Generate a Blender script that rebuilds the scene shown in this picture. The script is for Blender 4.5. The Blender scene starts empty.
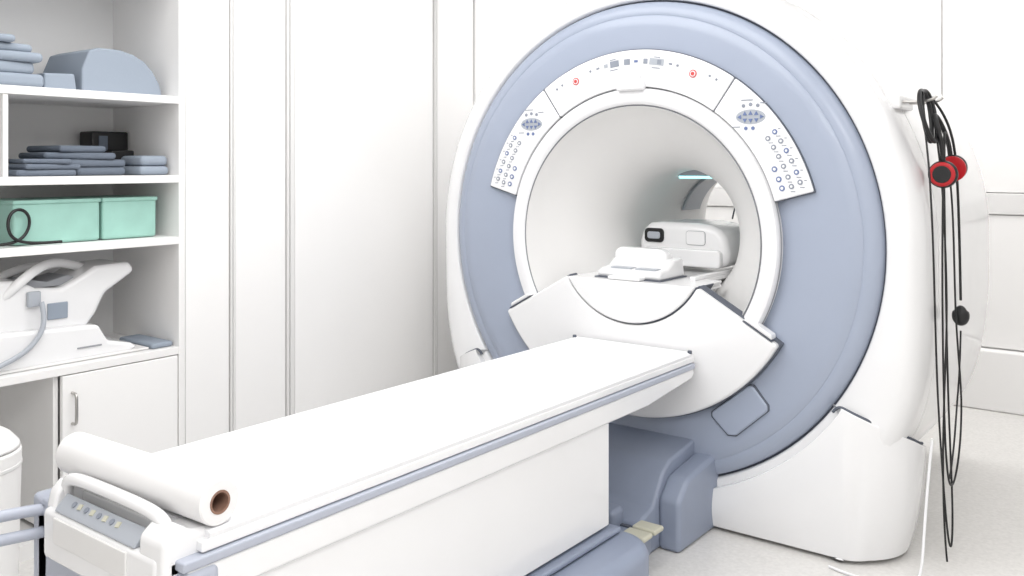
import bpy, bmesh, math, random
from mathutils import Vector, Matrix
random.seed(4)
sc=bpy.context.scene
try:
    sc.view_settings.view_transform='Standard'
    sc.view_settings.look='None'
except Exception: pass
PI=math.pi
XC,Y0,ZC=-1.981,3.51,1.186     # scanner axis / front face
# ---------------- materials
def s2l(c): 
    c=c/255.0
    return c/12.92 if c<=0.04045 else ((c+0.055)/1.055)**2.4
def mat(name,rgb,rough=0.4,metal=0,coat=0,bump=0,bscale=40,var=0,vscale=20,emit=0,trans=0,bdist=0.002):
    m=bpy.data.materials.new(name); m.use_nodes=True
    nt=m.node_tree; b=nt.nodes['Principled BSDF']
    col=tuple(s2l(c) for c in rgb)+(1,)
    b.inputs['Base Color'].default_value=col
    b.inputs['Roughness'].default_value=rough
    b.inputs['Metallic'].default_value=metal
    b.inputs['Coat Weight'].default_value=coat
    if trans: b.inputs['Transmission Weight'].default_value=trans
    if emit:
        b.inputs['Emission Color'].default_value=col; b.inputs['Emission Strength'].default_value=emit
    tc=nt.nodes.new('ShaderNodeTexCoord')
    if var:
        n=nt.nodes.new('ShaderNodeTexNoise'); n.inputs['Scale'].default_value=vscale; n.inputs['Detail'].default_value=6
        nt.links.new(tc.outputs['Object'],n.inputs['Vector'])
        r=nt.nodes.new('ShaderNodeValToRGB')
        r.color_ramp.elements[0].position=.3; r.color_ramp.elements[1].position=.7
        r.color_ramp.elements[0].color=tuple(x*(1-var) for x in col[:3])+(1,)
        r.color_ramp.elements[1].color=tuple(min(1,x*(1+var)) for x in col[:3])+(1,)
        nt.links.new(n.outputs['Fac'],r.inputs['Fac']); nt.links.new(r.outputs['Color'],b.inputs['Base Color'])
    if bump:
        n=nt.nodes.new('ShaderNodeTexNoise'); n.inputs['Scale'].default_value=bscale; n.inputs['Detail'].default_value=4
        nt.links.new(tc.outputs['Object'],n.inputs['Vector'])
        bp=nt.nodes.new('ShaderNodeBump'); bp.inputs['Strength'].default_value=bump; bp.inputs['Distance'].default_value=bdist
        nt.links.new(n.outputs['Fac'],bp.inputs['Height']); nt.links.new(bp.outputs['Normal'],b.inputs['Normal'])
    return m
M={}
M['white']=mat('white_plastic',(237,237,238),.22,coat=.5,var=.01,vscale=3)
M['bore']=mat('bore_liner',(234,233,232),.4,var=.01,vscale=3)
M['panel']=mat('panel_white',(236,236,238),.35)
M['blue']=mat('blue_grey_plastic',(161,170,188),.35,coat=.2,var=.015,vscale=4)
M['rail']=mat('rail_grey',(178,183,196),.45)
M['blued']=mat('blue_grey_dark',(144,153,172),.42,var=.02,vscale=6)
M['seam']=mat('dark_seam',(88,93,104),.7)
M['seaml']=mat('light_seam',(155,157,162),.7)
M['black']=mat('black_rubber',(18,18,20),.45)
M['red']=mat('red_plastic',(180,20,30),.35)
M['icon']=mat('icon_blue',(104,120,160),.5)
M['icong']=mat('icon_grey',(140,146,157),.5)
M['iconr']=mat('icon_red',(205,80,80),.5)
M['lcd']=mat('display_grey',(172,177,185),.3)
M['teal']=mat('teal_lamp',(160,236,238),.4,emit=2.0)
M['paper']=mat('paper_sheet',(234,234,236),.75,bump=.45,bscale=7,bdist=.012)
M['roll']=mat('paper_roll_white',(234,233,233),.7,bump=.1,bscale=60)
M['card']=mat('cardboard',(140,108,92),.85,var=.1)
M['hole']=mat('core_dark',(60,42,38),.9)
M['wall']=mat('wall_paint',(244,243,242),.6,bump=.03,bscale=120)
M['cab']=mat('cabinet_laminate',(246,245,244),.35,var=.008,vscale=2)
M['frame']=mat('cabinet_frame',(228,227,226),.5)
M['shelf']=mat('shelf_laminate',(241,240,239),.45)
M['shelfin']=mat('shelf_back',(231,231,231),.55)
M['foam']=mat('foam_blue_grey',(146,156,169),.8,bump=.15,bscale=80)
M['foamd']=mat('foam_dark',(104,113,126),.85,bump=.2,bscale=60)
M['green']=mat('green_box',(158,202,190),.3,var=.08,vscale=8)
M['floor']=mat('floor_vinyl',(221,219,216),.24,coat=.15,var=.06,vscale=70,bump=.03)
M['steel']=mat('brushed_steel',(190,188,185),.3,metal=1)
M['cream']=mat('cream_pedal',(200,198,180),.5)
M['ceil']=mat('ceiling_paint',(242,242,242),.7)
# ---------------- helpers
def group(name,loc):
    e=bpy.data.objects.new(name,None); e.empty_display_size=.1; e.location=loc
    sc.collection.objects.link(e); return e
def attach(o,parent,m=None):
    sc.collection.objects.link(o)
    if m is not None: o.data.materials.append(M[m] if isinstance(m,str) else m)
    if parent is not None:
        o.parent=parent; o.matrix_parent_inverse=Matrix.Translation(-Vector(parent.location))
    return o
def mesh(name,verts,faces,m,parent=None,bev=0,seg=3,sharp=None,smooth=True,origin=None,ang=30):
    vs=[Vector(v) for v in verts]
    if origin is None:
        mn=Vector((min(v[i] for v in vs) for i in range(3))); mx=Vector((max(v[i] for v in vs) for i in range(3)))
        origin=(mn+mx)/2
    origin=Vector(origin)
    me=bpy.data.meshes.new(name); me.from_pydata([v-origin for v in vs],[],faces)
    bm=bmesh.new(); bm.from_mesh(me); bmesh.ops.remove_doubles(bm,verts=bm.verts,dist=1e-6)
    bmesh.ops.recalc_face_normals(bm,faces=bm.faces); bm.to_mesh(me); bm.free()
    o=bpy.data.objects.new(name,me); o.location=origin
    attach(o,parent,m)
    if smooth:
        for p in me.polygons: p.use_smooth=True
    if bev>0:
        b=o.modifiers.new('bevel','BEVEL'); b.width=bev; b.segments=seg; b.limit_method='ANGLE'; b.angle_limit=math.radians(ang)
        w=o.modifiers.new('wn','WEIGHTED_NORMAL'); w.keep_sharp=False
    elif smooth:
        me.set_sharp_from_angle(angle=math.radians(sharp if sharp else 35))
    return o
def prism(name,poly,axis,a0,a1,m,parent=None,bev=0,seg=3,**k):
    def P(p,a):
        if axis=='y': return (p[0],a,p[1])
        if axis=='x': return (a,p[0],p[1])
        return (p[0],p[1],a)
    n=len(poly)
    v=[P(p,a0) for p in poly]+[P(p,a1) for p in poly]
    f=[tuple(range(n)),tuple(range(2*n-1,n-1,-1))]+[(i,(i+1)%n,n+(i+1)%n,n+i) for i in range(n)]
    return mesh(name,v,f,m,parent,bev,seg,**k)
def box(name,x0,x1,y0,y1,z0,z1,m,parent=None,bev=.004,seg=2,rot=0):
    o=prism(name,[(x0,y0),(x1,y0),(x1,y1),(x0,y1)],'z',z0,z1,m,parent,bev,seg)
    if rot: o.rotation_euler=(0,0,math.radians(rot))
    return o
def loft(name,secs,m,parent=None,closed=True,caps=False,**k):
    n=len(secs[0]); v=[p for s in secs for p in s]; f=[]
    for j in range(len(secs)-1):
        for i in range(n if closed else n-1):
            a=j*n+i; b=j*n+(i+1)%n
            f.append((a,b,b+n,a+n))
    if caps:
        f.append(tuple(range(n))); f.append(tuple(range((len(secs)-1)*n,len(secs)*n)))
    return mesh(name,v,f,m,parent,**k)
def pol(r,a,y): return (XC+r*math.cos(a),Y0+y,ZC+r*math.sin(a))
def revolve(name,prof,m,parent,n=144,sharp=35):
    return loft(name,[[pol(r,2*PI*i/n,y) for i in range(n)] for r,y in prof],m,parent,sharp=sharp)
def sector(name,r0,r1,a0,a1,y0,y1,m,parent,bev=.006,n=40,seg=3):
    a0,a1=math.radians(a0),math.radians(a1)
    A=[a0+(a1-a0)*i/n for i in range(n+1)]
    out=[(XC+r1*math.cos(a),ZC+r1*math.sin(a)) for a in A]
    inn=[(XC+r0*math.cos(a),ZC+r0*math.sin(a)) for a in reversed(A)]
    return prism(name,out+inn,'y',Y0+y0,Y0+y1,m,parent,bev,seg)
def tube(name,pts,r,m,parent=None,cyclic=False,kind='NURBS',res=8):
    cu=bpy.data.curves.new(name,'CURVE'); cu.dimensions='3D'; cu.bevel_depth=r; cu.bevel_resolution=3; cu.use_fill_caps=True
    s=cu.splines.new(kind); s.points.add(len(pts)-1)
    c=sum((Vector(p) for p in pts),Vector())/len(pts)
    for i,p in enumerate(pts): s.points[i].co=tuple(Vector(p)-c)+(1,)
    s.use_cyclic_u=cyclic
    if kind=='NURBS': s.order_u=min(4,len(pts)); s.use_endpoint_u=True; s.resolution_u=res
    o=bpy.data.objects.new(name,cu); o.location=c
    return attach(o,parent,m)
def cyl(name,p0,p1,r,m,parent=None,n=32,bev=0.003,r1=None):
    p0,p1=Vector(p0),Vector(p1); d=(p1-p0).normalized(); u=d.orthogonal().normalized(); w=d.cross(u)
    r1=r if r1 is None else r1
    A=[2*PI*i/n for i in range(n)]
    s0=[p0+(u*math.cos(a)+w*math.sin(a))*r for a in A]; s1=[p1+(u*math.cos(a)+w*math.sin(a))*r1 for a in A]
    return loft(name,[s0,s1],m,parent,caps=True,bev=bev,seg=2)
# ---------------- room
box('floor',-4.2,2.0,-1.4,6.4,-.1,0,'floor',bev=0)
box('ceiling',-4.2,2.0,-1.4,6.4,3.0,3.1,'ceil',bev=0)
box('wall_left',-4.2,-4.08,-1.4,6.4,0,3.0,'wall',bev=0)
box('wall_right',1.9,2.0,-1.4,6.4,0,3.0,'wall',bev=0)
box('wall_front',-4.08,1.9,-1.4,-1.3,0,3.0,'wall',bev=0)
box('wall_back',-4.08,1.9,6.26,6.4,0,3.0,'wall',bev=0)
wb=group('wall_paneling',(-1,6.23,1.5))
xs=[-3.45,-2.35,-1.31,-.35,.65,1.88]
for i in range(5):
    box('panel_up_%d'%i,xs[i]+.004,xs[i+1]-.004,6.235,6.259,1.34,2.98,'wall',wb,.004)
    box('panel_low_%d'%i,xs[i]+.004,xs[i+1]-.004,6.235,6.259,.38,1.20,'wall',wb,.004)
box('trim_1',-3.45,1.88,6.222,6.259,1.205,1.335,'frame',wb,.006)
box('baseboard_back',-3.45,1.9,6.17,6.26,0,.37,'wall',None,.012)
# tall built-in cupboard
tc=group('tall_cupboard',(-3.8,4.2,0))
box('carcass',-4.08,-3.53,2.245,6.25,0,2.99,'frame',tc,0)
def door(y0,y1,n,fr=True):
    box('door_%d'%n,-3.53,-3.505,y0+.003,y1-.003,.08,2.97,'cab',tc,.004)
door(2.245,2.472,1); door(2.50,2.79,2); door(2.84,3.84,3); door(3.875,4.20,4); door(4.215,5.2,5); door(5.21,6.2,6)
for i,(a,b) in enumerate([(2.474,2.484),(2.488,2.498),(2.793,2.806),(2.812,2.836),(3.845,3.855),(3.86,3.872)]):
    box('trim_strip_%d'%i,-3.53,-3.499,a,b,.08,2.97,'frame',tc,.002)
# ---------------- shelf unit
sh=group('shelf_unit',(-3.8,1.4,0))
box('back',-4.07,-4.04,.4,2.24,0,2.99,'shelfin',sh,0)
box('side_far',-4.04,-3.5,2.212,2.242,0,2.99,'shelf',sh,.002)
box('side_near',-4.04,-3.5,.4,.43,0,2.99,'shelf',sh,.002)
for i,z in enumerate([1.79,1.45,1.185,.71,2.35]):
    box('shelf_%d'%i,-4.04,-3.5,.43,2.212,z-.016,z+.016,'shelf',sh,.002)
box('divider',-4.04,-3.505,1.495,1.515,1.466,1.774,'shelf',sh,.002)
box('divider_low',-4.04,-3.53,1.69,1.71,.08,.694,'shelf',sh,.002)
box('cupboard_door',-3.525,-3.5,1.712,2.208,.06,.69,'cab',sh,.004)
box('plinth',-4.04,-3.56,.43,2.212,0,.06,'shelf',sh,0)
tube('door_handle',[(-3.5,1.75,.62),(-3.47,1.75,.62),(-3.465,1.75,.61),(-3.465,1.75,.51),(-3.47,1.75,.50),(-3.5,1.75,.50)],.006,'steel',sh)
# shelf items
def pad(name,x0,x1,y0,y1,z0,z1,m,rot=0,par=None): return box(name,x0,x1,y0,y1,z0,z1,m,par,min(.018,(z1-z0)*.45),4,rot)
g=group('cushion_stack',(-3.72,1.52,1.806)); z=1.807
for i,(h,dy,rt) in enumerate([(.055,0,0),(.05,-.04,3),(.04,.0,-3),(.035,-.05,5),(.03,-.1,-4)]):
    pad('cushion_%d'%i,-3.92,-3.55,1.22+dy,1.67+dy,z,z+h-.002,'foam',rt,g); z+=h*.92
pf=[(1.68,1.807),(1.68,1.87),(1.80,1.875),(1.81,1.807)]
prism('foam_block',pf,'x',-3.93,-3.58,'foam',None,.008)
pf=[(1.83,1.807),(1.83,1.90),(1.86,1.975),(1.90,1.99),(1.985,1.99),(2.01,1.985),(2.05,1.975),(2.10,1.95),(2.14,1.91),(2.17,1.86),(2.185,1.807)]
prism('foam_bolster',pf,'x',-3.92,-3.58,'foam',None,.008)
g=group('folded_pads',(-3.7,1.85,1.467)); z=1.467
for i,(a,b,h,r) in enumerate([(1.56,1.79,.026,0),(1.58,1.80,.022,4),(1.60,1.78,.02,-5)]):
    pad('pad_%d'%i,-3.85,-3.54,a,b,z,z+h-.001,'foamd',r,g); z+=h
z=1.467
for i,(a,b,h,r) in enumerate([(1.82,2.03,.035,0),(1.76,2.03,.032,2),(1.70,1.99,.028,-3),(1.74,1.94,.028,4)]):
    pad('wedge_pad_%d'%i,-3.86 if i else -3.84,-3.60,a,b,z,z+h-.001,'foamd',r,g); z+=h
g=group('black_device',(-3.92,2.1,1.467))
box('body',-4.0,-3.885,2.03,2.20,1.467,1.66,'black',g,.008)
box('label',-3.887,-3.88,2.06,2.10,1.54,1.64,'foamd',g,.001)
box('body_low',-3.885,-3.78,2.06,2.17,1.467,1.575,'black',g,.008)
pad('foam_brick',-3.74,-3.55,2.065,2.20,1.467,1.505,'foam'); pad('foam_brick',-3.74,-3.56,2.075,2.20,1.506,1.55,'foam')
def gbox(y0,y1):
    g=group('green_storage_box',(-3.7,(y0+y1)/2,1.2))
    box('body',-3.86,-3.57,y0,y1,1.203,1.365,'green',g,.012,3)
    box('lid',-3.865,-3.565,y0-.003,y1+.003,1.358,1.375,'green',g,.006,3)
gbox(1.56,1.90); gbox(1.91,2.15)
tube('coiled_cable',[(-3.52,1.43,1.215),(-3.53,1.53,1.21),(-3.55,1.60,1.23),(-3.55,1.62,1.31),(-3.55,1.58,1.35),(-3.54,1.53,1.33),(-3.53,1.52,1.26),(-3.53,1.56,1.212),(-3.53,1.66,1.21),(-3.52,1.72,1.212)],.006,'black')
# extremity coil
g=group('extremity_coil',(-3.72,1.7,.727))
base=[(1.30,.728),(2.02,.728),(2.06,.745),(2.03,.765),(1.93,.79),(1.89,.86),(1.40,.88),(1.30,.86)]
prism('base',base,'x',-3.86,-3.56,'white',g,.015,4)
prism('base_foot',[(1.30,.728),(2.10,.728),(2.10,.737),(1.30,.737)],'x',-3.88,-3.545,'frame',g,.003,2)
up=[(1.36,.87),(1.86,.85),(1.90,.90),(1.94,.98),(2.07,1.06),(2.05,1.10),(1.90,1.095),(1.82,1.05),(1.76,1.02),(1.66,1.03),(1.60,1.065),(1.50,1.07),(1.42,1.03),(1.36,.96)]
prism('upper_shell',up,'x',-3.84,-3.60,'white',g,.02,4)
prism('shell_seam',[(1.36,.868),(1.872,.848),(1.872,.856),(1.36,.876)],'x',-3.845,-3.594,'seaml',g,.001,1)
prism('cradle_hollow',[(1.63,1.025),(1.80,1.025),(1.83,1.055),(1.80,1.065),(1.72,1.045),(1.64,1.065)],'x',-3.80,-3.64,'seaml',g,.004,2)
tube('arch_handle',[(-3.62,1.54,1.0),(-3.58,1.60,1.07),(-3.62,1.68,1.12),(-3.7,1.80,1.12),(-3.72,1.90,1.08)],.02,'white',g)
tube('arch_handle_2',[(-3.75,1.50,1.02),(-3.76,1.60,1.08),(-3.78,1.70,1.11),(-3.8,1.80,1.09)],.018,'white',g)
tube('lead',[(-3.56,1.66,.98),(-3.54,1.67,.90),(-3.535,1.64,.84),(-3.54,1.56,.77),(-3.53,1.40,.742)],.010,'lcd',g)
box('label',-3.6,-3.593,1.70,1.78,.90,.965,'foam',g,.003)
box('slot',-3.565,-3.556,1.80,1.90,.775,.781,'seaml',g,.001)
box('clip',-3.60,-3.58,1.62,1.67,.96,1.02,'lcd',g,.006)
pad('flat_pad',-3.8,-3.53,2.105,2.205,.727,.75,'foam')
# bin
g=group('waste_bin',(-3.25,1.27,0))
cyl('body',(-3.25,1.27,.0),(-3.25,1.27,.56),.15,'shelf',g,40,.01,.165)
cyl('band',(-3.25,1.27,.50),(-3.25,1.27,.515),.166,'frame',g,40,.003)
cyl('lid',(-3.25,1.27,.56),(-3.25,1.27,.62),.17,'cab',g,40,.02,.12)
cyl('pedal',(-3.1,1.22,.02),(-3.04,1.2,.02),.015,'seam',g,12,.002)
# ---------------- MRI scanner
S=group('mri_scanner',(XC,Y0+.8,0))
NA=176
RO=1.182
def rout(a):
    c,s=math.cos(a),math.sin(a)
    if s>=0: return RO
    mm=3.4
    return (abs(c/RO)**mm+abs(s/1.125)**mm)**(-1/mm)
secs=[]
An=[2*PI*i/NA for i in range(NA)]
secs.append([pol(1.050,a,.05) for a in An]); secs.append([pol(1.054,a,.0) for a in An]); secs.append([pol(1.062,a,-.008) for a in An])
for ins,y in [(.075,-.008),(.052,.0),(.032,.016),(.015,.045),(.004,.09),(0,.14),(0,.232),(.008,.234),(.008,.240),(0,.242),(-.004,.5),(-.006,.9),(-.0,1.25),(.018,1.40),(.055,1.51),(.11,1.59),(.19,1.64),(.27,1.655)]:
    secs.append([pol(rout(a)-ins,a,y) for a in An])
secs.append([pol(.56,a,1.655) for a in An])
loft('outer_casing',secs,'white',S,sharp=50)
revolve('front_ring',[(.62,.02),(.66,-.005),(.72,-.022),(.83,-.034),(.93,-.036),(.975,-.034),(.980,-.030),(.985,-.032),(1.02,-.022),(1.04,-.004),(1.048,.04)],'blue',S,sharp=60)
revolve('ring_gap',[(1.03,.03),(1.045,.02),(1.06,.03)],'seam',S)
revolve('bore_collar',[(.662,.0),(.662,-.04),(.654,-.054),(.64,-.058),(.612,-.058),(.598,-.054),(.590,-.045)],'panel',S)
revolve('collar_seam',[(.590,-.045),(.587,-.038),(.583,-.045)],'seaml',S)
revolve('bore',[(.583,-.045),(.578,-.035),(.563,.0),(.53,.055),(.47,.13),(.40,.22),(.345,.31),(.312,.40),(.302,.48),(.30,.56),(.30,1.22),(.315,1.32),(.36,1.45),(.44,1.56),(.50,1.62),(.57,1.656)],'bore',S,sharp=70)
revolve('collar_line',[(.662,-.03),(.664,-.036),(.667,-.03)],'seaml',S)
for i,(a0,a1) in enumerate([(15.5,54.7),(55.1,124.9),(125.3,164.5)]):
    sector('panel_seam_%d'%i,.669,.833,a0-.35,a1+.35,-.02,-.046,'seam',S,.004)  # dark backing, slightly larger: the seam around each panel
    sector('control_panel_%d'%i,.667,.829,a0,a1,-.02,-.052,'panel',S,.006)
PY=-.0515
def disc(r,a,rad,m,nm='button',y=PY,h=.003):
    a=math.radians(a); p=Vector(pol(r,a,y)); cyl(nm,p,p+Vector((0,-h,0)),rad,m,S,14,0)
def rect(r,a,w,hh,m,nm='marking',y=PY,h=.002,rot=True):
    a=math.radians(a); c=pol(r,a,0)
    t=a-PI/2 if rot else 0
    q=[]
    for sx,sz in ((-1,-1),(1,-1),(1,1),(-1,1)):
        x=sx*w/2; z_=sz*hh/2
        q.append((c[0]+x*math.cos(t)-z_*math.sin(t),c[2]+x*math.sin(t)+z_*math.cos(t)))
    prism(nm,q,'y',Y0+y-h,Y0+y,m,S)
for sgn in (1,-1):
    A=lambda d:90-sgn*(90-d)
    c0=Vector(pol(.752,math.radians(A(43.5)),PY))
    ov=[(c0.x+.062*math.cos(2*PI*k/28),c0.z+.030*math.sin(2*PI*k/28)) for k in range(28)]
    prism('cluster_pad',ov,'y',c0.y-.0015,c0.y,'lcd',S)
    for dx,dz,dn in [(-.045,0,PI),(-.024,.012,PI/2),(-.024,-.012,-PI/2),(0,.013,PI/2),(0,-.013,-PI/2),(.024,.012,PI/2),(.024,-.012,-PI/2),(.045,0,0)]:
        q=[(c0.x+dx+.0105*math.cos(dn+k*2*PI/3),c0.z+dz+.0105*math.sin(dn+k*2*PI/3)) for k in range(3)]
        prism('arrow_key',q,'y',c0.y-.004,c0.y-.001,'icon',S)
    for dx,dz in [(-.03,.045),(0,.05),(.03,.045),(-.02,-.046),(.01,-.046)]:
        p=c0+Vector((dx,0,dz)); cyl('small_key',p,p+Vector((0,-.003,0)),.0075,'icon' if dz<0 else 'icong',S,12,0)
    for dx,dz,w_ in [(-.015,.068,.05),(.055,.055,.03),(-.06,-.04,.03)]:
        a_=math.degrees(math.atan2(c0.z+dz-ZC,c0.x+dx-XC)); r_=math.hypot(c0.z+dz-ZC,c0.x+dx-XC)
        rect(r_,a_,w_,.004,'icong',rot=False)
    for k,ad in enumerate((35.2,32,28.8,25.5,22,19)):
        disc(.790,A(ad),.0105,'icong' if k%2 else 'icon')
        disc(.752,A(ad-.4),.0105,'icong')
        if k>2: disc(.714,A(ad),.0115,'icon'); disc(.714,A(ad),.006,'panel',h=.004)
        disc(.790,A(ad),.005,'panel',h=.004); disc(.752,A(ad-.4),.005,'panel',h=.004)
        rect(.792,A(ad-1.6),.018,.003,'icong',rot=False); rect(.752,A(ad-2.0),.018,.003,'icong',rot=False)
        rect(.812,A(ad),.010,.003,'icong',rot=False)
    disc(.765,A(67.5),.017,'iconr'); disc(.765,A(67.5),.0125,'panel',h=.005); disc(.765,A(67.5),.0085,'iconr',h=.006)
    disc(.785,A(62),.005,'icong'); disc(.785,A(59.5),.005,'icong')
for r_,a_,w_,h_,m_ in [(.778,96.5,.045,.028,'icong'),(.778,91.8,.03,.026,'icong'),(.778,88.5,.018,.010,'icon'),(.778,85,.02,.022,'icong'),(.778,81,.07,.028,'lcd'),(.778,80,.02,.020,'icong'),(.778,99.8,.02,.016,'lcd'),(.778,76,.016,.008,'icong'),(.778,103,.016,.008,'icong'),(.752,81,.04,.004,'icong'),(.752,97,.04,.004,'icong'),(.798,81,.03,.004,'icong'),(.798,97,.03,.004,'icong'),(.778,73.5,.010,.010,'icong'),(.778,106,.010,.010,'icong')]:
    rect(r_,a_,w_,h_,m_,h=.0025 if w_<.03 else .002)
box('laser_tab',XC-.068,XC+.068,Y0-.08,Y0-.04,1.835,1.885,'panel',S,.012,3)
box('laser_slot',XC-.045,XC+.045,Y0-.072,Y0-.05,1.882,1.905,'panel',S,.006,3)
# apron below bore
sector('apron_seam',.366,.776,-151.3,-29.4,-.0,-.055,'seam',S,.004,60)  # dark backing that shows as the gap line around the apron
sector('apron',.372,.770,-150.8,-30,-.0,-.085,'white',S,.016,60,5)
for sgn,a in ((1,-30),(-1,-150.8)):
    ra=math.radians(a); c,s_=math.cos(ra),math.sin(ra); px,pz=(-s_,c) if sgn>0 else (s_,-c)
    def Q(r,o): return (XC+r*c+px*o, ZC+r*s_+pz*o)
    prism('wing_pad',[Q(.60,.004),Q(.74,.004),Q(.73,.022),Q(.62,.022)],'y',Y0-.082,Y0-.03,'white',S,.006,3)
    prism('wing_slot',[Q(.605,.0),Q(.745,.0),Q(.745,.004),Q(.605,.004)],'y',Y0-.0855,Y0-.03,'seam',S,.001,1)
    x0,x1=(.235,.30) if sgn>0 else (-.30,-.235)
    box('bore_ledge',XC+x0,XC+x1,Y0-.02,Y0+.22,.965,.985,'white',S,.008,3)
def scoop(rr,zt,y0,y1,m,nm,bev):
    d=ZC-zt; a=math.asin(d/rr); A=[-a-(PI-2*a)*i/40 for i in range(41)]
    prism(nm,[(XC+rr*math.cos(t),ZC+rr*math.sin(t)) for t in A],'y',Y0+y0,Y0+y1,m,S,bev)
scoop(.370,1.0,-.07,.1,'seam','scoop_gap',.003)
scoop(.365,1.003,-.090,.2,'white','scoop',.01)
prism('bridge',[(XC-.232,.985),(XC-.15,.93),(XC+.15,.93),(XC+.232,.985),(XC+.232,1.003),(XC-.232,1.003)],'y',Y0+.19,Y0+1.5,'white',S,.004)
for s_ in (-1,1): box('bridge_rail',XC+s_*.215-.015,XC+s_*.215+.015,Y0+.1,Y0+1.45,1.0,1.02,'white',S,.006,3)
# lamp and lead inside the tunnel
box('tunnel_lamp',-2.10,-1.93,Y0+.63,Y0+.69,1.442,1.455,'teal',S,.002)
box('tunnel_lamp_mount',-2.105,-1.925,Y0+.625,Y0+.70,1.455,1.485,'lcd',S,.003)
sector('rear_band',.285,.301,15,165,1.0,1.20,'lcd',S,.003)
tube('rear_lead',[(-1.93,Y0+.70,1.45),(-1.89,Y0+.80,1.43),(-1.87,Y0+.85,1.36),(-1.92,Y0+.9,1.28),(-1.93,Y0+.9,1.23)],.004,'seam',S)
# angled handle tab on lower ring
def tab(e,y1,m,nm,b):
    P_=[(.375,.488),(.530,.618),(.552,.618),(.612,.550),(.612,.528),(.480,.408),(.445,.404),(.375,.468)]
    cx=sum(p[0] for p in P_)/8; cz=sum(p[1] for p in P_)/8
    prism(nm,[(XC+cx+(p[0]-cx)*e,cz+(p[1]-cz)*e) for p in P_],'y',Y0-.02,Y0+y1,m,S,b)
tab(1.05,-.042,'seam','handle_tab_gap',.004)
tab(1.0,-.050,'blue','handle_tab',.008)
# lower corner covers
def cover(sgn):
    path=[]
    N=30
    for i in range(N+1):
        s=.335+(.905-.335)*i/N; path.append((s,-.045,ZC-math.sqrt(1.085**2-s*s)))
    zt=path[-1][2]
    rest=[]
    for i in range(1,15):
        a=-PI/2+PI/2*i/14; rest.append((.905+.235*math.cos(a),.19+.235*math.sin(a)))
    rest.append((1.14,.235))
    for i,(s,y) in enumerate(rest):
        path.append((s,y,zt-(zt-.42)*(i+1)/len(rest)))
    H=8
    vs=[];fs=[]
    n=len(path)
    for off in (0,1):
        for (s,y,zt_) in path:
            for k in range(H+1):
                t=k/H; z=.015+(zt_-.015)*t
                bul=.015*math.sin(PI*t)
                inw=.06*(1-t)**2
                ss=s-.07*off*(1 if s>.9 else .0)-(inw*min(1,max(0,(s-.9)/.15))); yy=y+.07*off
                if off==0: 
                    yy-=bul*(1 if s<=.95 else 0)
                vs.append((XC+sgn*ss,Y0+yy,z))
    st=(H+1)
    def id(o,i,k): return o*n*st+i*st+k
    for i in range(n-1):
        for k in range(H):
            fs.append((id(0,i,k),id(0,i+1,k),id(0,i+1,k+1),id(0,i,k+1)))
            fs.append((id(1,i,k),id(1,i+1,k),id(1,i+1,k+1),id(1,i,k+1)))
        for k in (0,H): fs.append((id(0,i,k),id(0,i+1,k),id(1,i+1,k),id(1,i,k)))
    for i in (0,n-1):
        for k in range(H): fs.append((id(0,i,k),id(0,i,k+1),id(1,i,k+1),id(1,i,k)))
    mesh('corner_cover',vs,fs,'white',S,bev=.008,seg=3,ang=50)
    g0=[(XC+sgn*(s-.02),Y0+y+.012,z_+.006) for (s,y,z_) in path[29:]]
    tube('cover_gap',g0,.006,'seam',S)
cover(1); cover(-1)
box('plinth',XC-.75,XC+.75,Y0+.1,Y0+1.45,0,.1,'seaml',S,.01)
# docking port
dk=[(3.53,.0),(3.02,.0),(3.0,.02),(3.0,.15),(3.12,.18),(3.2,.29),(3.26,.325),(3.53,.36)]
prism('dock',dk,'x',-2.42,-1.69,'blued',S,.02,4)
prism('dock_cheek',[(3.53,0),(3.16,0),(3.16,.20),(3.24,.27),(3.53,.31)],'x',-1.695,-1.60,'blued',S,.02,4)
box('dock_rail',-1.78,-1.66,2.90,3.05,.02,.13,'blued',S,.015,3)
box('dock_bumper',-2.1,-1.76,2.93,3.02,.12,.20,'blued',S,.02,3)
# latch on bridge
prism('latch_body',[(Y0-.02,1.004),(Y0-.03,1.03),(Y0-.0,1.045),(Y0+.06,1.05),(Y0+.12,1.085),(Y0+.20,1.09),(Y0+.22,1.004)],'x',-2.175,-1.86,'white',S,.012,4)
prism('latch_grip',[(-2.17,1.04),(-2.17,1.115),(-2.14,1.13),(-1.93,1.13),(-1.90,1.11),(-1.90,1.04)],'y',Y0+.11,Y0+.18,'white',S,.02,4)
for k in range(2):
    box('latch_recess_%d'%k,-2.12+k*.125,-2.015+k*.125,Y0-.0,Y0+.05,1.043,1.0515,'lcd',S,.002)
box('latch_seam',-2.185,-1.85,Y0-.035,Y0+.22,1.003,1.008,'seam',S,.001)  # thin dark sheet under the latch, slightly wider than it
box('latch_lip',-2.09,-1.93,Y0-.08,Y0-.02,1.004,1.02,'white',S,.006,3)
# ---------------- patient table
T=group('patient_table',(-1.95,2.2,0))
tx0,tx1=-2.24,-1.655; ye=3.40; yn=1.10; zt=.738
prism('sheet',[(tx0+.004,zt-.018),(tx1-.004,zt-.018),(tx1-.002,zt-.004),(tx1-.012,zt),(tx0+.012,zt),(tx0+.002,zt-.004)],'y',1.12,ye,'paper',T,.002,2)
prism('top_tray',[(tx0,zt-.04),(tx1,zt-.04),(tx1,zt-.016),(tx0,zt-.016)],'y',yn,ye+.004,'white',T,.004)
prism('rail_band',[(tx0-.010,zt-.064),(tx1+.010,zt-.064),(tx1+.011,zt-.042),(tx0-.011,zt-.042)],'y',yn-.05,ye-.01,'rail',T,.005)
prism('slab_body',[(yn-.04,.60),(3.0,.60),(ye-.03,.635),(ye-.01,.65),(ye-.01,.676),(yn-.04,.676)],'x',tx0-.006,tx1+.006,'white',T,.01,3)
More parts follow.
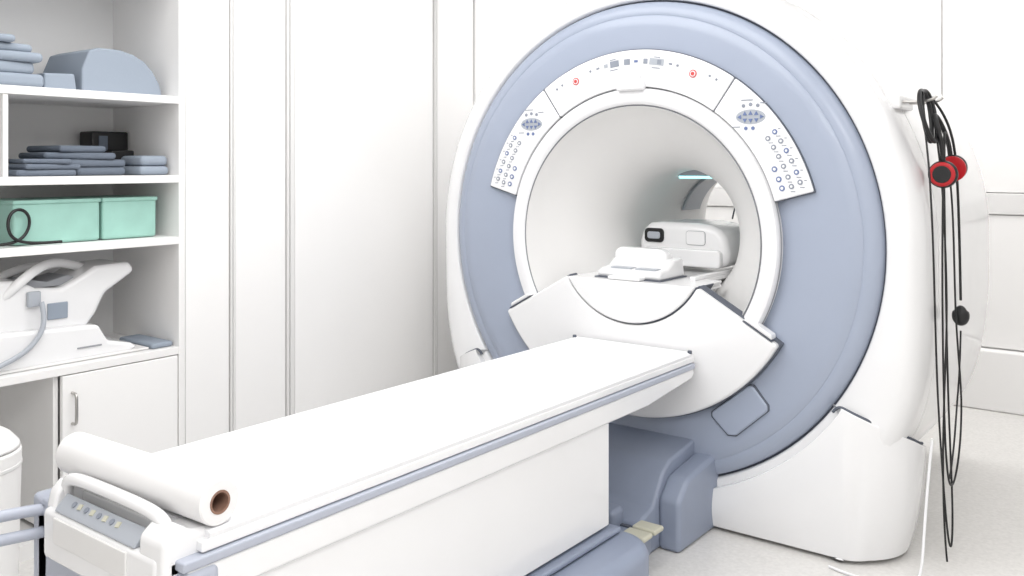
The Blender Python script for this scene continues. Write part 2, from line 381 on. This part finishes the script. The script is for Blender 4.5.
prism('pedestal',[(1.16,.235),(2.74,.235),(2.74,.61),(1.10,.61)],'x',tx0+.012,tx1-.006,'white',T,.006)
box('pedestal_gap',tx0+.05,tx1-.03,1.5,2.68,.18,.24,'seam',T,.003)
prism('base_top',[(tx0+.0,1.45),(tx1+.02,1.45),(tx1+.02,2.78),(tx0,2.78)],'z',.205,.225,'blued',T,.008)
def rr(x0,x1,y0,y1,r,n=8):
    out=[]
    for cx,cy,a0 in ((x1-r,y1-r,0),(x0+r,y1-r,PI/2),(x0+r,y0+r,PI),(x1-r,y0+r,1.5*PI)):
        for i in range(n+1):
            a=a0+PI/2*i/n; out.append((cx+r*math.cos(a),cy+r*math.sin(a)))
    return out
prism('base_shell',rr(-2.42,-1.50,1.4,2.84,.14),'z',.02,.20,'blued',T,.05,5,ang=50)
prism('base_skirt',rr(-2.40,-1.52,1.42,2.82,.13),'z',.0,.03,'seam',T,0)
box('base_tongue',-2.25,-1.76,2.8,2.98,.03,.11,'seam',T,.01)
for k in range(2):
    box('pedal_%d'%k,-1.70+.0,-1.60,2.88+k*.085,2.95+k*.085,.135,.155,'cream',T,.008,3)
    box('pedal_arm_%d'%k,-1.78,-1.64,2.90+k*.085,2.93+k*.085,.11,.137,'seam',T,.003,2)
for x in (tx0+.01,tx1-.01): cyl('corner_knob',(x,ye-.02,zt-.004),(x,ye-.02,zt+.010),.009,'seam',T,16,.002)
# near end: white grip unit between grey-blue bumpers
ex0,ex1,ey=tx0+.05,tx1-.02,1.03
box('end_cap',tx0-.045,tx1+.012,ey+.02,ey+.11,.47,.675,'rail',T,.02,4)
prism('end_corner',[(tx0-.06,.47),(tx0+.02,.47),(tx0+.03,.69),(tx0-.06,.70)],'y',ey+.02,ey+.13,'rail',T,.012,3)
box('end_tray',ex0,ex1,ey,ey+.10,.655,.70,'white',T,.012,3)
box('end_front',ex0+.01,ex1-.02,ey-.012,ey+.03,.58,.70,'white',T,.014,3)
prism('cheek_l',[(ey+.12,.69),(ey+.0,.69),(ey+.01,.735),(ey+.035,.76),(ey+.06,.745),(ey+.12,.74)],'x',ex0,ex0+.04,'white',T,.01,3)
prism('cheek_r',[(ey+.12,.62),(ey-.01,.60),(ey-.005,.735),(ey+.035,.765),(ey+.06,.745),(ey+.12,.738)],'x',ex1-.10,ex1,'white',T,.014,3)
tube('grip_bar',[(ex0+.03,ey+.04,.71),(ex0+.03,ey+.035,.752),(ex0+.06,ey+.035,.768),(ex0+.15,ey+.035,.770),(ex1-.2,ey+.035,.770),(ex1-.09,ey+.035,.767),(ex1-.05,ey+.035,.752),(ex1-.05,ey+.04,.71)],.015,'white',T)
prism('control_strip',[(ey-.008,.70),(ey-.002,.710),(ey+.024,.735),(ey+.03,.70)],'x',ex0+.06,ex1-.11,'lcd',T,.003)
prism('control_face',[(ey-.016,.63),(ey-.010,.63),(ey-.010,.69),(ey-.016,.69)],'x',ex0+.07,ex1-.13,'frame',T,.003)
for k in range(4):
    p=Vector((ex0+.12+k*.055,ey+.011,.7225)); n_=Vector((0,-.68,.72))
    cyl('key',p,p+n_*.003,.007,'icong',T,14,0)
    p2=p+Vector((.026,0,0)); cyl('key_label',p2,p2+n_*.003,.009,'cream',T,4,0)
tube('push_handle',[(tx0+.0,1.08,.665),(tx0-.02,1.04,.668),(tx0-.03,.95,.675),(tx0-.03,.85,.68),(tx0-.02,.80,.66),(tx0-.02,.86,.63),(tx0-.02,.95,.62),(tx0+.0,1.06,.615)],.014,'rail',T)
# paper roll
R=group('paper_roll',(-1.93,1.15,zt))
p0,p1=Vector((-2.245,1.128,.789)),Vector((-1.665,1.150,.789))
dd=(p1-p0).normalized(); uu=dd.orthogonal().normalized(); ww=dd.cross(uu)
def ring(p,r): return [p+(uu*math.cos(2*PI*i/64)+ww*math.sin(2*PI*i/64))*r for i in range(64)]
loft('roll',[ring(p0+dd*.02,.024),ring(p0,.025),ring(p0,.047),ring(p0+dd*.003,.050),ring(p1-dd*.003,.050),ring(p1,.047),ring(p1,.025),ring(p1-dd*.02,.024)],'roll',R)
loft('core',[ring(p0,.0195),ring(p0,.0255),ring(p1+dd*.001,.0255),ring(p1+dd*.001,.0205),ring(p0,.0195)],'card',R)
loft('core_shade',[ring(p1-dd*.05,.0207),ring(p1-dd*.05,.001)],'hole',R)
# ---------------- head coil on bridge
H=group('head_coil',(-1.96,Y0+.5,1.003))
hx0,hx1=-2.225,-1.735
hp=[(hx0+.05,1.028),(hx1-.01,1.028),(hx1,1.10),(hx1-.015,1.17),(hx1-.045,1.205),(hx1-.09,1.225),(hx1-.16,1.234),(hx0+.14,1.234),(hx0+.08,1.228),(hx0+.04,1.205),(hx0+.015,1.12)]
prism('shell',hp,'y',Y0+.40,Y0+.74,'white',H,.04,6)
prism('window_rim',[(x,z) for x,z in rr(-2.165,-2.062,1.135,1.203,.02)],'y',Y0+.392,Y0+.41,'black',H,.003)
prism('window_core',[(x,z) for x,z in rr(-2.148,-2.079,1.152,1.186,.012)],'y',Y0+.388,Y0+.40,'lcd',H,.003)
prism('hatch_line',[(x,z) for x,z in rr(-1.945,-1.845,1.130,1.198,.015)],'y',Y0+.397,Y0+.41,'seaml',H,.001)
prism('hatch',[(x,z) for x,z in rr(-1.943,-1.847,1.132,1.196,.013)],'y',Y0+.394,Y0+.41,'white',H,.003)
prism('latch',[(x,z) for x,z in rr(-2.17,-1.76,1.03,1.112,.02)],'y',Y0+.37,Y0+.41,'white',H,.01)
# ---------------- headphones, cables
B=group('wall_hook',(-.91,3.72,1.74))
box('plate',-.99,-.905,3.62,3.82,1.725,1.78,'white',B,.01,3)
for nm,y in (('hook_1',3.65),('hook_2',3.75)):
    tube(nm,[(-.93,y,1.755),(-.87,y,1.75),(-.80,y,1.745),(-.785,y,1.77)],.006,'steel',B)
HP=group('headphones',(-.77,3.72,1.5))
hx=-.765
def hy(y): return y-.03
tube('headband',[(hx,hy(3.70),1.50),(hx,hy(3.685),1.58),(hx-.02,hy(3.68),1.67),(hx-.04,hy(3.72),1.71),(hx-.03,hy(3.79),1.68),(hx,hy(3.83),1.58),(hx,hy(3.82),1.50)],.009,'black',HP)
tube('headband_inner',[(hx,hy(3.71),1.52),(hx,hy(3.71),1.60),(hx-.01,hy(3.75),1.665),(hx,hy(3.80),1.60),(hx,hy(3.81),1.52)],.005,'black',HP)
def cup(nm,cx,cy,cz,dx,dy,rad):
    d=Vector((dx,dy,0)).normalized(); c=Vector((cx,hy(cy),cz))
    cyl(nm+'_shell',c-d*.018,c+d*.016,rad,'black',HP,32,.012)
    cyl(nm+'_pad',c+d*.013,c+d*.03,rad*.88,'red',HP,32,.009)
    cyl(nm+'_hub',c+d*.028,c+d*.034,rad*.62,'black',HP,24,.003)
cup('cup_l',hx,3.69,1.475,.05,-1,.052)
cup('cup_r',hx+.01,3.82,1.50,.1,1,.050)
cyl('cup_r_rim',(hx+.012,hy(3.785),1.495),(hx+.012,hy(3.797),1.495),.049,'red',HP,32,.003)
def hang(nm,pts,r=.0038,m='black'): tube(nm,pts,r,m)
X=-.765
hang('hanging_cable',[(-.835,3.62,1.76),(-.80,3.56,1.62),(X-.005,3.50,1.4),(X-.0,3.52,1.1),(X-.0,3.56,.7),(X,3.64,.40),(X+.01,3.68,.12),(X+.02,3.71,.03),(X+.02,3.74,.2),(X,3.74,.6),(X,3.71,1.0),(X,3.68,1.43)])
hang('hanging_cable',[(X,3.66,1.43),(X,3.64,1.1),(X+.01,3.62,.7),(X+.02,3.60,.45),(X+.02,3.68,.26),(X+.02,3.84,.34),(X+.02,3.92,.6),(X+.01,3.80,.9),(X+.01,3.80,1.3),(X,3.79,1.43)])
hang('hanging_cable',[(-.82,3.68,1.77),(X-.01,3.66,1.6),(X+.01,3.66,1.2),(X+.01,3.69,.9),(X,3.64,.5),(X,3.67,.15),(X+.01,3.68,.02)])
hang('hanging_cable',[(-.82,3.72,1.77),(X+.01,3.76,1.68),(X+.02,3.82,1.5),(X+.02,3.85,1.2),(X+.02,3.87,.98)],.005)
hang('hanging_cable',[(X+.02,3.87,.86),(X+.01,3.91,.70),(X+.0,3.89,.55),(X+.01,3.80,.4),(X+.01,3.72,.32)],.0035)
bx=-.83
hang('cable_bundle',[(bx,3.64,1.79),(bx,3.60,1.72),(bx+.03,3.60,1.58),(bx+.03,3.66,1.60),(bx+.01,3.70,1.76),(bx-.01,3.64,1.81),(bx,3.56,1.75),(bx+.03,3.54,1.65),(bx+.05,3.60,1.58),(bx+.04,3.69,1.62),(bx+.02,3.73,1.74),(bx,3.68,1.81),(bx,3.61,1.78)],.008)
bm=bmesh.new(); bmesh.ops.create_uvsphere(bm,u_segments=24,v_segments=16,radius=.032)
for v in bm.verts:
    v.co.z*=1.25
    if v.co.z>0.02: v.co.x*=.8; v.co.y*=.8
me=bpy.data.meshes.new('squeeze_bulb'); bm.to_mesh(me); bm.free()
for p in me.polygons: p.use_smooth=True
o=bpy.data.objects.new('squeeze_bulb',me); o.location=(X+.02,3.87,.92); attach(o,None,'black')
hang('white_cable',[(X-.02,3.58,.50),(X-.03,3.56,.35),(X-.03,3.48,.12),(X-.02,3.42,.01),(X-.12,3.38,.006),(X-.25,3.37,.006),(X-.34,3.40,.006)],.005,'panel')
# ---------------- lights
def area(name,loc,sx,sy,p,rot=(0,0,0),col=(1,.995,.988)):
    l=bpy.data.lights.new(name,'AREA'); l.shape='RECTANGLE'; l.size=sx; l.size_y=sy; l.energy=p; l.color=col
    o=bpy.data.objects.new(name,l); o.location=loc; o.rotation_euler=rot; sc.collection.objects.link(o)
area('unseen_overhead_light',(-2.1,1.9,2.97),2.2,2.2,56)
area('unseen_overhead_light',(.2,.3,2.97),1.8,1.8,62)  # out-of-view fill near the camera, added to brighten the scene
area('unseen_overhead_light',(.4,3.4,2.97),1.2,1.6,12)  # added fill out of view, kept weak so floor shadows stay
area('unseen_overhead_light',(-.6,5.4,2.97),1.6,.9,18)  # added fill out of view, brightens the back wall
area('unseen_overhead_light',(-2.6,5.6,2.97),1.0,.8,28)  # added fill out of view, brightens the area behind the bore
w=bpy.data.worlds.new('world'); w.use_nodes=True; w.node_tree.nodes['Background'].inputs[0].default_value=(1,1,1,1); w.node_tree.nodes['Background'].inputs[1].default_value=.5
sc.world=w
# ---------------- camera
F=900.0
cam=bpy.data.cameras.new('camera'); cam.sensor_width=36; cam.lens=F/1024*36; cam.shift_y=-(288-165)/1024
cam.clip_start=.02
co=bpy.data.objects.new('camera',cam); co.location=(0,0,1.51); co.rotation_euler=(PI/2,0,math.atan(688/F)); sc.collection.objects.link(co)
sc.camera=co
